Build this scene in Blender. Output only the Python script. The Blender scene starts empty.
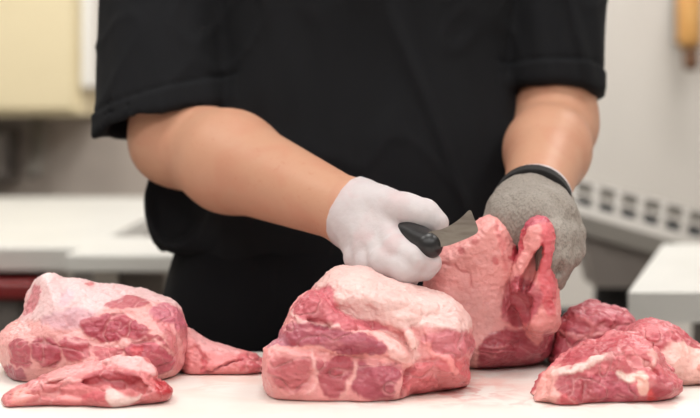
import bpy, math
import numpy as np
from mathutils import Vector

sc = bpy.context.scene
C = bpy.context.collection
FPX, HC, HROW = 1647.0, 1.14, 113.0      # focal length (in 700-px pixels), eye height, horizon row
TABLE_Z = 0.90
HS = 0.75                                  # mesh fineness of the meat


def P(px, py, d):
    """a point of the room at distance d in front of the camera"""
    return np.array([(px - 350.0) / FPX * d, d, HC - (py - HROW) / FPX * d])


def srgb(c):
    c = np.asarray(c, dtype=np.float64) / 255.0
    return np.where(c <= 0.04045, c / 12.92, ((c + 0.055) / 1.055) ** 2.4)


# ------------------------------------------------------------------ noise
_rng = np.random.RandomState(7)
_TAB = _rng.rand(32, 32, 32).astype(np.float32) * 2 - 1


def vnoise(x, y, z):
    x, y, z = np.broadcast_arrays(x, y, z)
    xi, yi, zi = np.floor(x).astype(int), np.floor(y).astype(int), np.floor(z).astype(int)
    fx, fy, fz = x - xi, y - yi, z - zi
    fx = fx * fx * (3 - 2 * fx); fy = fy * fy * (3 - 2 * fy); fz = fz * fz * (3 - 2 * fz)
    out = 0
    for a in (0, 1):
        wa = fx if a else 1 - fx
        for b in (0, 1):
            wb = fy if b else 1 - fy
            for c in (0, 1):
                wc = fz if c else 1 - fz
                out = out + wa * wb * wc * _TAB[(xi + a) & 31, (yi + b) & 31, (zi + c) & 31]
    return out


def fbm(x, y, z, octaves=3):
    s, a = 0, 1.0
    for i in range(octaves):
        s = s + a * vnoise(x * 2 ** i + 3.7 * i, y * 2 ** i + 9.1 * i, z * 2 ** i + 5.3 * i)
        a *= 0.5
    return s


def sstep(a, b, x):
    t = np.clip((x - a) / (b - a), 0, 1)
    return t * t * (3 - 2 * t)


# ------------------------------------------------------------------ distance fields
class Vol:
    def __init__(self, lo, hi, h):
        self.lo, self.h = np.array(lo, float), h
        self.n = np.ceil((np.array(hi) - self.lo) / h).astype(int) + 1
        self.F = np.full(self.n, 1.0, np.float32)

    def grid(self, lo=None, hi=None):
        a = np.zeros(3, int) if lo is None else np.clip(np.floor((np.array(lo) - self.lo) / self.h).astype(int), 0, self.n - 1)
        b = self.n.copy() if hi is None else np.clip(np.ceil((np.array(hi) - self.lo) / self.h).astype(int) + 1, 1, self.n)
        b = np.maximum(b, a + 1)
        ax = [(self.lo[i] + self.h * np.arange(a[i], b[i])) for i in range(3)]
        sl = tuple(slice(a[i], b[i]) for i in range(3))
        return sl, ax[0][:, None, None], ax[1][None, :, None], ax[2][None, None, :]

    def add(self, sl, d, k=0.0, op='u'):
        f = self.F[sl]
        if op == 'u':
            if k > 0:
                hh = np.maximum(k - np.abs(f - d), 0) / k
                self.F[sl] = np.minimum(f, d) - hh * hh * k * 0.25
            else:
                self.F[sl] = np.minimum(f, d)
        elif op == 'd':
            g = -d
            if k > 0:
                hh = np.maximum(k - np.abs(f - g), 0) / k
                self.F[sl] = np.maximum(f, g) + hh * hh * k * 0.25
            else:
                self.F[sl] = np.maximum(f, g)

    def cone(self, a, b, ra, rb, k=0.0, op='u', off=0.0, flat=None):
        """round cone a->b; flat=(axis, factor) squeezes it along a direction"""
        a, b = np.array(a, float), np.array(b, float)
        ra, rb = ra + off, rb + off
        m = max(ra, rb) + k + 3 * self.h + 0.004
        sl, X, Y, Z = self.grid(np.minimum(a, b) - m, np.maximum(a, b) + m)
        ab = b - a
        L2 = max(ab.dot(ab), 1e-12)
        px, py, pz = X - a[0], Y - a[1], Z - a[2]
        t = np.clip((px * ab[0] + py * ab[1] + pz * ab[2]) / L2, 0, 1)
        qx, qy, qz = px - t * ab[0], py - t * ab[1], pz - t * ab[2]
        d2 = qx * qx + qy * qy + qz * qz
        if flat is not None:
            n = np.array(flat[0], float); n /= np.linalg.norm(n)
            c = qx * n[0] + qy * n[1] + qz * n[2]
            d2 = d2 + c * c * (flat[1] ** 2 - 1)
        d = np.sqrt(d2) - (ra + (rb - ra) * t)
        self.add(sl, d, k, op)

    def chain(self, pts, rs, k=0.0, off=0.0, op='u', flat=None):
        for i in range(len(pts) - 1):
            self.cone(pts[i], pts[i + 1], rs[i], rs[i + 1], k, op, off, flat)

    def ell(self, c, r, k=0.0, op='u', off=0.0):
        c, r = np.array(c, float), np.array(r, float) + off
        m = r.max() + k + 3 * self.h
        sl, X, Y, Z = self.grid(c - m, c + m)
        px, py, pz = X - c[0], Y - c[1], Z - c[2]
        k0 = np.sqrt((px / r[0]) ** 2 + (py / r[1]) ** 2 + (pz / r[2]) ** 2)
        k1 = np.sqrt((px / r[0] ** 2) ** 2 + (py / r[1] ** 2) ** 2 + (pz / r[2] ** 2) ** 2) + 1e-9
        self.add(sl, k0 * (k0 - 1) / k1, k, op)

    def plane(self, p, n):
        """cut away everything on the +n side of the plane through p"""
        n = np.array(n, float); n /= np.linalg.norm(n)
        sl, X, Y, Z = self.grid()
        self.F = np.maximum(self.F, ((X - p[0]) * n[0] + (Y - p[1]) * n[1] + (Z - p[2]) * n[2]).astype(np.float32))

    def nets(self):
        F = np.pad(self.F, 1, constant_values=1.0)
        s = F < 0
        n = np.array(F.shape)
        cnt = np.zeros(n - 1, np.int8)
        for a in (0, 1):
            for b in (0, 1):
                for c in (0, 1):
                    cnt += s[a:n[0] - 1 + a, b:n[1] - 1 + b, c:n[2] - 1 + c]
        act = np.argwhere((cnt > 0) & (cnt < 8))
        vid = np.full(n - 1, -1, np.int64)
        vid[act[:, 0], act[:, 1], act[:, 2]] = np.arange(len(act))
        ps = np.zeros((len(act), 3)); pc = np.zeros(len(act))
        for ax in range(3):
            o1, o2 = [i for i in range(3) if i != ax]
            for a in (0, 1):
                for b in (0, 1):
                    p0 = act.copy(); p0[:, o1] += a; p0[:, o2] += b
                    p1 = p0.copy(); p1[:, ax] += 1
                    f0 = F[p0[:, 0], p0[:, 1], p0[:, 2]]; f1 = F[p1[:, 0], p1[:, 1], p1[:, 2]]
                    cr = (f0 < 0) != (f1 < 0)
                    t = np.where(cr, f0 / np.where(cr, f0 - f1, 1), 0)
                    q = p0.astype(float); q[:, ax] += t
                    ps += np.where(cr[:, None], q, 0); pc += cr
        V = ps / np.maximum(pc, 1)[:, None]
        V = (V - 1) * self.h + self.lo
        quads = []
        for ax in range(3):
            j, k = (ax + 1) % 3, (ax + 2) % 3
            lo = [slice(None)] * 3; hi = [slice(None)] * 3
            lo[ax] = slice(0, -1); hi[ax] = slice(1, None)
            ch = s[tuple(lo)] != s[tuple(hi)]
            e = np.argwhere(ch)
            e = e[(e[:, j] > 0) & (e[:, k] > 0) & (e[:, j] < n[j] - 1) & (e[:, k] < n[k] - 1)]
            def cell(dj, dk):
                c = e.copy(); c[:, j] += dj; c[:, k] += dk
                return vid[c[:, 0], c[:, 1], c[:, 2]]
            q = np.stack([cell(-1, -1), cell(0, -1), cell(0, 0), cell(-1, 0)], 1)
            ins = s[e[:, 0], e[:, 1], e[:, 2]]
            q = np.where(ins[:, None], q, q[:, ::-1])
            quads.append(q)
        return V, np.concatenate(quads)


def normals(V, Q):
    n = np.cross(V[Q[:, 2]] - V[Q[:, 0]], V[Q[:, 3]] - V[Q[:, 1]])
    N = np.zeros_like(V)
    for i in range(4):
        np.add.at(N, Q[:, i], n)
    return N / (np.linalg.norm(N, axis=1)[:, None] + 1e-12)


def smooth(V, Q, it=2, w=0.5):
    cnt = np.zeros(len(V))
    for i in range(4):
        np.add.at(cnt, Q[:, i], 2)
    cnt = np.maximum(cnt, 1)[:, None]
    for _ in range(it):
        S = np.zeros_like(V)
        for i in range(4):
            np.add.at(S, Q[:, i], V[Q[:, (i + 1) % 4]] + V[Q[:, (i - 1) % 4]])
        V = V + w * (S / cnt - V)
    return V


def mesh_obj(name, V, faces, mat, parent=None, origin=None, col=None, smoothed=True):
    V = np.asarray(V, float)
    if origin is None:
        origin = np.array([0, 0, 0.0])
    me = bpy.data.meshes.new(name)
    if isinstance(faces, np.ndarray):
        me.vertices.add(len(V)); me.vertices.foreach_set('co', (V - origin).astype(np.float32).ravel())
        nf, k = faces.shape
        me.loops.add(nf * k); me.loops.foreach_set('vertex_index', faces.astype(np.int32).ravel())
        me.polygons.add(nf); me.polygons.foreach_set('loop_start', np.arange(0, nf * k, k, dtype=np.int32))
        me.update(calc_edges=True); me.validate()
    else:
        me.from_pydata([tuple(v - origin) for v in V], [], faces)
    if smoothed:
        me.polygons.foreach_set('use_smooth', np.ones(len(me.polygons), bool))
    if col is not None:
        at = me.attributes.new('tissue', 'FLOAT_COLOR', 'POINT')
        at.data.foreach_set('color', np.concatenate([col, np.ones((len(col), 1))], 1).astype(np.float32).ravel())
    me.materials.append(mat)
    o = bpy.data.objects.new(name, me); C.objects.link(o)
    o.location = origin
    if parent is not None:
        o.parent = parent
        o.location = Vector(origin) - Vector(root_loc(parent))
    return o


_ROOT = {}


def root_loc(o):
    v = Vector((0, 0, 0))
    while o is not None:
        v = v + Vector(o.location); o = o.parent
    return v


def thing(name, label, cat, loc, group=None):
    o = bpy.data.objects.new(name, None); C.objects.link(o)
    o.location = loc; o.empty_display_size = 0.05
    o['label'] = label; o['category'] = cat
    if group: o['group'] = group
    return o


def tag(o, label, cat, group=None):
    o['label'] = label; o['category'] = cat
    if group: o['group'] = group
    return o


# ------------------------------------------------------------------ plain shapes
def box(lo, hi, bev=0.0, rotz=0.0, pivot=None):
    import bmesh
    bm = bmesh.new()
    lo, hi = np.array(lo, float), np.array(hi, float)
    bmesh.ops.create_cube(bm, size=1.0)
    c = (lo + hi) / 2
    for v in bm.verts:
        v.co = Vector(tuple(np.array(v.co) * (hi - lo) + c))
    if bev > 0:
        bmesh.ops.bevel(bm, geom=bm.edges[:], offset=bev, segments=3, profile=0.5, affect='EDGES')
    if rotz:
        p = c if pivot is None else np.array(pivot)
        ca, sa = math.cos(rotz), math.sin(rotz)
        for v in bm.verts:
            x, y = v.co.x - p[0], v.co.y - p[1]
            v.co.x, v.co.y = p[0] + ca * x - sa * y, p[1] + sa * x + ca * y
    V = np.array([v.co[:] for v in bm.verts]); bm.verts.index_update()
    F = [[v.index for v in f.verts] for f in bm.faces]
    bm.free()
    return V, F


def lathe(prof, center, seg=32):
    V, F = [], []
    for r, z in prof:
        for i in range(seg):
            a = 2 * math.pi * i / seg
            V.append((center[0] + r * math.cos(a), center[1] + r * math.sin(a), center[2] + z))
    for j in range(len(prof) - 1):
        for i in range(seg):
            F.append([j * seg + i, j * seg + (i + 1) % seg, (j + 1) * seg + (i + 1) % seg, (j + 1) * seg + i])
    F.append(list(range(seg))[::-1]); F.append([(len(prof) - 1) * seg + i for i in range(seg)])
    return np.array(V), F


def tube(pts, r, seg=16):
    V, F = [], []
    pts = [np.array(p, float) for p in pts]
    for i, p in enumerate(pts):
        t = pts[min(i + 1, len(pts) - 1)] - pts[max(i - 1, 0)]; t /= np.linalg.norm(t)
        u = np.cross(t, [0.3, 0.2, 1.0] if abs(t[2]) < 0.9 else [1, 0, 0]); u /= np.linalg.norm(u)
        w = np.cross(t, u)
        for k in range(seg):
            a = 2 * math.pi * k / seg
            V.append(p + r * (math.cos(a) * u + math.sin(a) * w))
    for i in range(len(pts) - 1):
        for k in range(seg):
            F.append([i * seg + k, i * seg + (k + 1) % seg, (i + 1) * seg + (k + 1) % seg, (i + 1) * seg + k])
    F.append(list(range(seg))[::-1]); F.append([(len(pts) - 1) * seg + k for k in range(seg)])
    return np.array(V), F


def join(parts):
    V, F, o = [], [], 0
    for v, f in parts:
        V.append(v); F += [[i + o for i in q] for q in f]; o += len(v)
    return np.concatenate(V), F


# ------------------------------------------------------------------ materials
def mat(name, color, rough=0.5, metal=0.0, spec=0.5, noise=None, bump=None, sss=0.0, sheen=0.0, coat=0.0, attr=None, rough_var=0.0):
    m = bpy.data.materials.new(name); m.use_nodes = True
    nt = m.node_tree; N, L = nt.nodes, nt.links
    b = N['Principled BSDF']
    b.inputs['Roughness'].default_value = rough
    b.inputs['Metallic'].default_value = metal
    b.inputs['Specular IOR Level'].default_value = spec
    b.inputs['Sheen Weight'].default_value = sheen
    b.inputs['Coat Weight'].default_value = coat
    b.inputs['Coat Roughness'].default_value = 0.25
    if sss:
        b.inputs['Subsurface Weight'].default_value = sss
        b.inputs['Subsurface Radius'].default_value = (1.0, 0.35, 0.25)
        b.inputs['Subsurface Scale'].default_value = 0.008
    tc = N.new('ShaderNodeTexCoord')
    if attr:
        a = N.new('ShaderNodeAttribute'); a.attribute_name = attr
        src = a.outputs['Color']
    else:
        rgb = N.new('ShaderNodeRGB'); rgb.outputs[0].default_value = (*srgb(color), 1)
        src = rgb.outputs[0]
    if noise:
        for (scale, stretch, amount, col2, lo, hi) in noise:
            mp = N.new('ShaderNodeMapping'); mp.inputs['Scale'].default_value = stretch
            L.new(tc.outputs['Object'], mp.inputs['Vector'])
            nz = N.new('ShaderNodeTexNoise'); nz.inputs['Scale'].default_value = scale
            nz.inputs['Detail'].default_value = 4; nz.inputs['Distortion'].default_value = 0.6
            L.new(mp.outputs[0], nz.inputs['Vector'])
            mr = N.new('ShaderNodeMapRange'); mr.inputs['From Min'].default_value = lo; mr.inputs['From Max'].default_value = hi
            mr.inputs['To Max'].default_value = amount; mr.interpolation_type = 'SMOOTHSTEP'
            L.new(nz.outputs['Fac'], mr.inputs['Value'])
            mx = N.new('ShaderNodeMix'); mx.data_type = 'RGBA'
            L.new(mr.outputs[0], mx.inputs['Factor']); L.new(src, mx.inputs[6])
            mx.inputs[7].default_value = (*srgb(col2), 1)
            src = mx.outputs[2]
    L.new(src, b.inputs['Base Color'])
    if rough_var:
        nz = N.new('ShaderNodeTexNoise'); nz.inputs['Scale'].default_value = 60
        L.new(tc.outputs['Object'], nz.inputs['Vector'])
        mr = N.new('ShaderNodeMapRange'); mr.inputs['From Min'].default_value = 0.3; mr.inputs['From Max'].default_value = 0.7
        mr.inputs['To Min'].default_value = rough - rough_var; mr.inputs['To Max'].default_value = rough + rough_var
        L.new(nz.outputs['Fac'], mr.inputs['Value']); L.new(mr.outputs[0], b.inputs['Roughness'])
    if bump:
        prev = None
        for (kind, scale, stretch, strength, dist) in bump:
            mp = N.new('ShaderNodeMapping'); mp.inputs['Scale'].default_value = stretch
            L.new(tc.outputs['Object'], mp.inputs['Vector'])
            if kind == 'noise':
                t = N.new('ShaderNodeTexNoise'); t.inputs['Detail'].default_value = 4; out = t.outputs['Fac']
            elif kind == 'voronoi':
                t = N.new('ShaderNodeTexVoronoi'); out = t.outputs['Distance']
            else:
                t = N.new('ShaderNodeTexWave'); t.inputs['Distortion'].default_value = 1.0; out = t.outputs['Fac']
            t.inputs['Scale'].default_value = scale
            L.new(mp.outputs[0], t.inputs['Vector'])
            bp = N.new('ShaderNodeBump'); bp.inputs['Strength'].default_value = strength; bp.inputs['Distance'].default_value = dist
            L.new(out, bp.inputs['Height'])
            if prev: L.new(prev, bp.inputs['Normal'])
            prev = bp.outputs[0]
        L.new(prev, b.inputs['Normal'])
    return m


M = {}
M['meat'] = mat('raw_pork', None, rough=0.42, spec=0.5, sss=0.05, coat=0.12, attr='tissue', rough_var=0.14,
                noise=[(75, (1, 1, 2.2), 0.16, (232, 176, 170), 0.56, 0.74), (170, (1, 1, 1.6), 0.22, (160, 56, 64), 0.56, 0.74)],
                bump=[('noise', 90, (1, 1, 1.5), 0.5, 0.004), ('noise', 330, (1, 1, 1), 0.35, 0.0015)])
M['skin'] = mat('skin', (190, 143, 117), rough=0.5, spec=0.35, sss=0.06,
                noise=[(22, (1, 1, 1), 0.45, (186, 128, 104), 0.42, 0.7), (160, (1, 1, 1), 0.35, (178, 112, 86), 0.6, 0.75)],
                bump=[('noise', 300, (1, 1, 1), 0.15, 0.001)])
M['hair'] = mat('hair', (52, 38, 28), rough=0.6, bump=[('noise', 60, (1, 1, 0.2), 0.6, 0.004)])
M['eye'] = mat('eye_white', (235, 232, 226), rough=0.2)
M['lip'] = mat('lip', (186, 108, 98), rough=0.5)
M['shirt'] = mat('black_cotton', (20, 21, 24), rough=0.9, spec=0.2, sheen=0.0,
                 noise=[(9, (1, 1, 0.35), 0.5, (16, 17, 19), 0.4, 0.7), (500, (1, 1, 1), 0.3, (22, 23, 26), 0.55, 0.75)],
                 bump=[('wave', 420, (1, 1, 1), 0.12, 0.0006), ('noise', 16, (1, 1, 0.3), 0.35, 0.012)])
M['trousers'] = mat('black_twill', (15, 15, 18), rough=0.9, spec=0.15, bump=[('noise', 14, (1, 1, 0.35), 0.4, 0.012)])
M['shoe'] = mat('black_leather', (26, 24, 23), rough=0.4)
M['white_glove'] = mat('white_thin_glove', (196, 188, 189), rough=0.62, spec=0.3, sss=0.08,
                       noise=[(26, (1, 1, 1), 0.45, (196, 160, 162), 0.48, 0.7)],
                       bump=[('noise', 45, (1, 1, 1), 0.35, 0.005), ('noise', 170, (1, 0.4, 1), 0.3, 0.0015)])
M['blood'] = mat('blood_smear', (205, 120, 130), rough=0.5)
M['grey_glove'] = mat('grey_knit_glove', (147, 139, 131), rough=0.85, spec=0.25,
                      noise=[(620, (1, 1, 0.6), 0.5, (92, 86, 80), 0.48, 0.66), (25, (1, 1, 1), 0.35, (168, 162, 155), 0.5, 0.7)],
                      bump=[('voronoi', 420, (1, 1, 0.6), 0.7, 0.0014), ('noise', 40, (1, 1, 1), 0.4, 0.004)])
M['black_knit'] = mat('black_knit', (28, 26, 26), rough=0.9, bump=[('wave', 300, (1, 1, 0.1), 0.5, 0.001)])
M['handle'] = mat('black_plastic', (22, 22, 24), rough=0.35, bump=[('noise', 200, (1, 1, 1), 0.2, 0.0008)])
M['steel'] = mat('blade_steel', (176, 168, 160), rough=0.3, metal=1.0, noise=[(40, (1, 1, 4), 0.4, (110, 100, 95), 0.4, 0.7)])
M['stainless'] = mat('stainless', (176, 172, 166), rough=0.4, metal=0.85, bump=[('noise', 30, (1, 1, 8), 0.1, 0.001)])

# cutting board with pinkish smears
BOARD_Y = 0.0
mb = mat('white_board', (230, 226, 220), rough=0.45, spec=0.35, bump=[('noise', 90, (1, 1, 1), 0.1, 0.001)])
nt = mb.node_tree; Nn, Ll = nt.nodes, nt.links
src = [l.from_socket for l in Ll if l.to_socket.name == 'Base Color'][0]
tcn = Nn.new('ShaderNodeTexCoord')
for (cx_, cy_, rx_, ry_, scale, lo_, hi_, c_, am) in ((0.06, 1.46, .16, .13, 16, .36, .60, (226, 178, 168), .75), (0.04, 1.42, .14, .10, 34, .46, .60, (206, 130, 124), .65),
                                                    (-0.14, 1.50, .12, .12, 22, .40, .62, (228, 190, 180), .7), (0.2, 1.36, .14, .05, 28, .48, .62, (220, 160, 152), .5), (0, 1.45, .6, .3, 9, .45, .7, (230, 212, 202), .6)):
    mp = Nn.new('ShaderNodeMapping'); mp.vector_type = 'POINT'
    mp.inputs['Location'].default_value = (-cx_ / rx_, -(cy_ - BOARD_Y) / ry_, 0); mp.inputs['Scale'].default_value = (1 / rx_, 1 / ry_, 0)
    Ll.new(tcn.outputs['Object'], mp.inputs['Vector'])
    ln = Nn.new('ShaderNodeVectorMath'); ln.operation = 'LENGTH'; Ll.new(mp.outputs[0], ln.inputs[0])
    r1 = Nn.new('ShaderNodeMapRange'); r1.interpolation_type = 'SMOOTHSTEP'
    r1.inputs['From Min'].default_value = 1.0; r1.inputs['From Max'].default_value = 0.3; Ll.new(ln.outputs['Value'], r1.inputs['Value'])
    nz = Nn.new('ShaderNodeTexNoise'); nz.inputs['Scale'].default_value = scale; nz.inputs['Detail'].default_value = 5; nz.inputs['Distortion'].default_value = 1.2
    Ll.new(tcn.outputs['Object'], nz.inputs['Vector'])
    r2 = Nn.new('ShaderNodeMapRange'); r2.interpolation_type = 'SMOOTHSTEP'
    r2.inputs['From Min'].default_value = lo_; r2.inputs['From Max'].default_value = hi_; r2.inputs['To Max'].default_value = am; Ll.new(nz.outputs['Fac'], r2.inputs['Value'])
    mu = Nn.new('ShaderNodeMath'); mu.operation = 'MULTIPLY'; Ll.new(r1.outputs[0], mu.inputs[0]); Ll.new(r2.outputs[0], mu.inputs[1])
    mx = Nn.new('ShaderNodeMix'); mx.data_type = 'RGBA'; Ll.new(mu.outputs[0], mx.inputs['Factor']); Ll.new(src, mx.inputs[6]); mx.inputs[7].default_value = (*srgb(c_), 1)
    src = mx.outputs[2]
Ll.new(src, nt.nodes['Principled BSDF'].inputs['Base Color'])
M['board'] = mb
M['poly_white'] = mat('white_counter', (196, 195, 190), rough=0.4, noise=[(4, (1, 1, 1), 0.3, (176, 175, 170), 0.45, 0.7)])
M['wall'] = mat('pale_wall_panel', (210, 205, 198), rough=0.6, noise=[(2, (1, 1, 1), 0.25, (190, 186, 180), 0.4, 0.7)])
M['wall_grey'] = mat('grey_wall_tile', (188, 177, 168), rough=0.55, noise=[(3, (1, 1, 1), 0.5, (138, 128, 121), 0.4, 0.7)])
M['floor'] = mat('floor_tile', (120, 112, 106), rough=0.6, noise=[(6, (1, 1, 1), 0.4, (96, 90, 86), 0.4, 0.7)])
M['ceiling'] = mat('ceiling_panel', (230, 230, 228), rough=0.7, noise=[(6, (1, 1, 1), 0.2, (214, 214, 212), 0.4, 0.7)])
M['cream'] = mat('cream_enamel', (226, 212, 176), rough=0.5, noise=[(3, (1, 1, 1), 0.3, (214, 198, 160), 0.4, 0.7)])
M['white_trim'] = mat('white_trim', (238, 236, 230), rough=0.5)
M['dark_grey'] = mat('dark_grey_metal', (92, 86, 82), rough=0.55, noise=[(8, (1, 1, 1), 0.3, (72, 68, 64), 0.4, 0.7)])
M['mid_grey'] = mat('mid_grey_metal', (136, 128, 122), rough=0.5, noise=[(6, (1, 1, 1), 0.3, (120, 112, 107), 0.4, 0.7)])
M['light_grey'] = mat('light_grey_metal', (136, 131, 124), rough=0.5, noise=[(6, (1, 1, 1), 0.3, (124, 119, 113), 0.4, 0.7)])
M['black'] = mat('black_rubber', (24, 24, 25), rough=0.6)
M['red'] = mat('red_plastic', (112, 14, 16), rough=0.45)
M['amber'] = mat('tan_plastic', (206, 152, 84), rough=0.4, noise=[(20, (1, 1, 1), 0.4, (226, 184, 120), 0.4, 0.7)])
M['brown'] = mat('brown_plastic', (104, 68, 40), rough=0.5)
lamp = bpy.data.materials.new('lamp_diffuser'); lamp.use_nodes = True
_b = lamp.node_tree.nodes['Principled BSDF']
_b.inputs['Base Color'].default_value = (0.9, 0.9, 0.9, 1)
_b.inputs['Emission Color'].default_value = (1, 0.97, 0.93, 1); _b.inputs['Emission Strength'].default_value = 6.0
M['lamp'] = lamp


# ------------------------------------------------------------------ meat modelling
def catmull(pts, n=6, closed=True):
    p = np.array(pts, float); out = []
    m = len(p)
    rng = range(m) if closed else range(m - 1)
    for i in rng:
        if closed:
            a, b, c, d = p[i - 1], p[i], p[(i + 1) % m], p[(i + 2) % m]
        else:
            a, b, c, d = p[max(i - 1, 0)], p[i], p[i + 1], p[min(i + 2, m - 1)]
        for j in range(n):
            t = j / n
            out.append(0.5 * (2 * b + (c - a) * t + (2 * a - 5 * b + 4 * c - d) * t * t + (3 * b - a - 3 * c + d) * t ** 3))
    if not closed: out.append(p[-1])
    return np.array(out)


def seg_dist(u, v, pts, closed):
    d = np.full(u.shape, 1e9)
    m = len(pts)
    for i in range(m if closed else m - 1):
        a, b = pts[i], pts[(i + 1) % m]
        e = b - a
        t = np.clip(((u - a[0]) * e[0] + (v - a[1]) * e[1]) / max(e.dot(e), 1e-9), 0, 1)
        d = np.minimum(d, (u - a[0] - t * e[0]) ** 2 + (v - a[1] - t * e[1]) ** 2)
    return np.sqrt(d)


def tissue(c):
    c = np.array(c, float)
    l = c @ np.array([.3, .59, .11])
    c = l + (c - l) * 1.0
    k = np.clip((150 - c[..., 1]) / 90, 0, 1)                   # lean meat is deeper than fat
    return srgb(np.clip(c + np.array([-4, -3, 2]) - k * np.array([14, 12, 10]), 0, 255)) * 0.95


def poly_sd(u, v, pts):
    d = seg_dist(u, v, pts, True)
    ins = np.zeros(u.shape, bool)
    m = len(pts)
    for i in range(m):
        a, b = pts[i], pts[(i + 1) % m]
        c = ((a[1] > v) != (b[1] > v))
        with np.errstate(divide='ignore', invalid='ignore'):
            x = (b[0] - a[0]) * (v - a[1]) / (b[1] - a[1]) + a[0]
        ins ^= c & (u < x)
    return np.where(ins, -d, d)


class Meat:
    """a lump drawn in its own front-view sheet (sheet units are 1/1647 of the lump's distance D);
       the sheet axis leans along the line from the eye so that the lump sits on the board"""
    def __init__(self, D, cx, lo, hi, h=0.0015):
        self.D, self.cx, self.s = D, cx, D / FPX
        self.kx = (cx - 350) / FPX; self.kz = (HC - TABLE_Z) / D
        self.vol = Vol(lo, hi, h * HS)

    def uv(self, X, Y, Z):
        u = 350 + (X - self.kx * (Y - self.D)) / self.s
        v = HROW + (HC - Z - self.kz * (Y - self.D)) / self.s
        return u, v

    def body(self, outline, yc, T, R, k=0.0, op='u', lean=0.0, vref=350, bulge=0.0, raw=False):
        """outline in sheet units; yc centre depth (m from D), T half thickness, R edge rounding (sheet units)"""
        pts = np.array(outline, float) if raw else catmull(outline)
        g0 = pts.min(0) - 30; g1 = pts.max(0) + 30
        us = np.arange(g0[0], g1[0], 1.0); vs = np.arange(g0[1], g1[1], 1.0)
        U, Vv = np.meshgrid(us, vs, indexing='ij')
        S = poly_sd(U, Vv, pts)
        lo3 = self.vol.lo; 
        sl, X, Y, Z = self.vol.grid()
        u, v = self.uv(X, Y, Z)
        u, v = np.broadcast_arrays(u, v)
        iu = np.clip((u - g0[0]), 0, len(us) - 1.001); iv = np.clip((v - g0[1]), 0, len(vs) - 1.001)
        i0, j0 = iu.astype(int), iv.astype(int); fu, fv = iu - i0, iv - j0
        d2 = (S[i0, j0] * (1 - fu) * (1 - fv) + S[i0 + 1, j0] * fu * (1 - fv) + S[i0, j0 + 1] * (1 - fu) * fv + S[i0 + 1, j0 + 1] * fu * fv)
        a = np.clip(-d2 / R, 0, 1)
        th = T * np.sqrt(np.clip(1 - (1 - a) ** 2, 0, 1)) * (1 + bulge * (np.clip(-d2 / (3 * R), 0, 1)))
        y0 = self.D + yc + lean * (vref - v) * self.s
        dy = np.abs(Y - y0) - th
        F = np.where(d2 > 0, np.maximum(d2 * self.s, dy * 0.6), np.maximum(d2 * self.s, dy * 0.6))
        self.vol.add(sl, F.astype(np.float32), k, op)

    def at(self, u, v, yo):
        return np.array([(u - 350) * self.s + self.kx * yo, self.D + yo, HC - (v - HROW) * self.s - self.kz * yo])

    def rope(self, pts, r, k=0.005, op='u', flat=None):
        """a roll or ridge of tissue; pts = (u, v, depth offset), r radii in sheet units"""
        p = [self.at(*q) for q in pts]
        rr = [x * self.s for x in (r if hasattr(r, '__len__') else [r] * len(p))]
        self.vol.chain(p, rr, k, op=op, flat=flat)

    def finish(self, name, base, layers, parent=None, label=None, rough=0.004, fine=0.0012, seed=0.0, floor=True, sm=2, seam=1.0, crease=1.0):
        vol = self.vol
        sl, X, Y, Z = vol.grid()
        vol.F = vol.F + (rough * fbm(X * 28 + seed, Y * 28 + seed * 2, Z * 34, 3) * 0.6).astype(np.float32)
        if floor:
            vol.F = np.maximum(vol.F, (TABLE_Z + 0.0006 - Z).astype(np.float32) + 0 * vol.F)
        V, Q = vol.nets()
        V = smooth(V, Q, sm)
        N = normals(V, Q)
        u, v = self.uv(V[:, 0], V[:, 1], V[:, 2])
        x_, y_, z_ = V[:, 0], V[:, 1], V[:, 2]
        un = u + 2.6 * fbm(x_ * 70 + seed, y_ * 70, z_ * 70, 2) + 1.6 * fbm(x_ * 230 + seed, y_ * 230, z_ * 230, 2)
        vn = v + 2.6 * fbm(x_ * 70 + 11, y_ * 70 + seed, z_ * 70 + 5, 2) + 1.4 * fbm(x_ * 230 + 7, y_ * 230 + seed, z_ * 230, 2)
        col = np.tile(tissue(base), (len(V), 1))
        disp = np.zeros(len(V))
        front = np.maximum(sstep(-0.55, -0.05, -N[:, 1]), sstep(0.3, 0.7, N[:, 2]))
        for L in layers:
            kind, pts, c, soft, alpha, hgt = L[:6]
            if kind == 'p':
                d = poly_sd(un, vn, catmull(pts, 4))
            else:
                d = seg_dist(un, vn, catmull(pts, 4, closed=False), False) - L[6]
            m = (1 - sstep(-soft * .7, soft * .7, d)) * alpha
            col = col * (1 - m[:, None]) + tissue(c) * m[:, None]
            disp += hgt * (1 - sstep(-4 if kind == 'p' else -soft, soft, d)) * front
        # connective seams: thin pale lines lying in shallow creases
        lean = sstep(0.30, 0.12, col[:, 1])
        n1 = fbm(x_ * 42 + seed * 3, y_ * 42 + 2, z_ * 55 + 8, 2)
        n2 = fbm(x_ * 95 + 4, y_ * 95 + seed, z_ * 120 + 1, 2)
        gate = sstep(-0.1, 0.35, fbm(x_ * 30 + 17, y_ * 30 + seed, z_ * 30, 2))
        c1 = np.exp(-(n1 / 0.07) ** 2); c2 = np.exp(-(n2 / 0.09) ** 2) * gate
        ms = np.clip(0.45 * c1 * seam + 0.30 * c2 * seam, 0, .8) * (0.25 + 0.75 * lean)
        col = col * (1 - ms[:, None]) + tissue((236, 172, 166)) * ms[:, None]
        disp -= (0.0022 * c1 + 0.0012 * c2) * crease * (0.15 + 0.85 * lean)
        # muscle fibre streaks
        st = fbm(x_ * 60 + 1.5 * n1, y_ * 60, z_ * 330 + x_ * 60 + 2 * n1 + seed, 2)
        ml = np.clip(st, 0, 1) * 0.28 * lean
        col = col * (1 - ml[:, None]) + tissue((228, 146, 146)) * ml[:, None]
        disp += 0.0005 * st * lean
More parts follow.
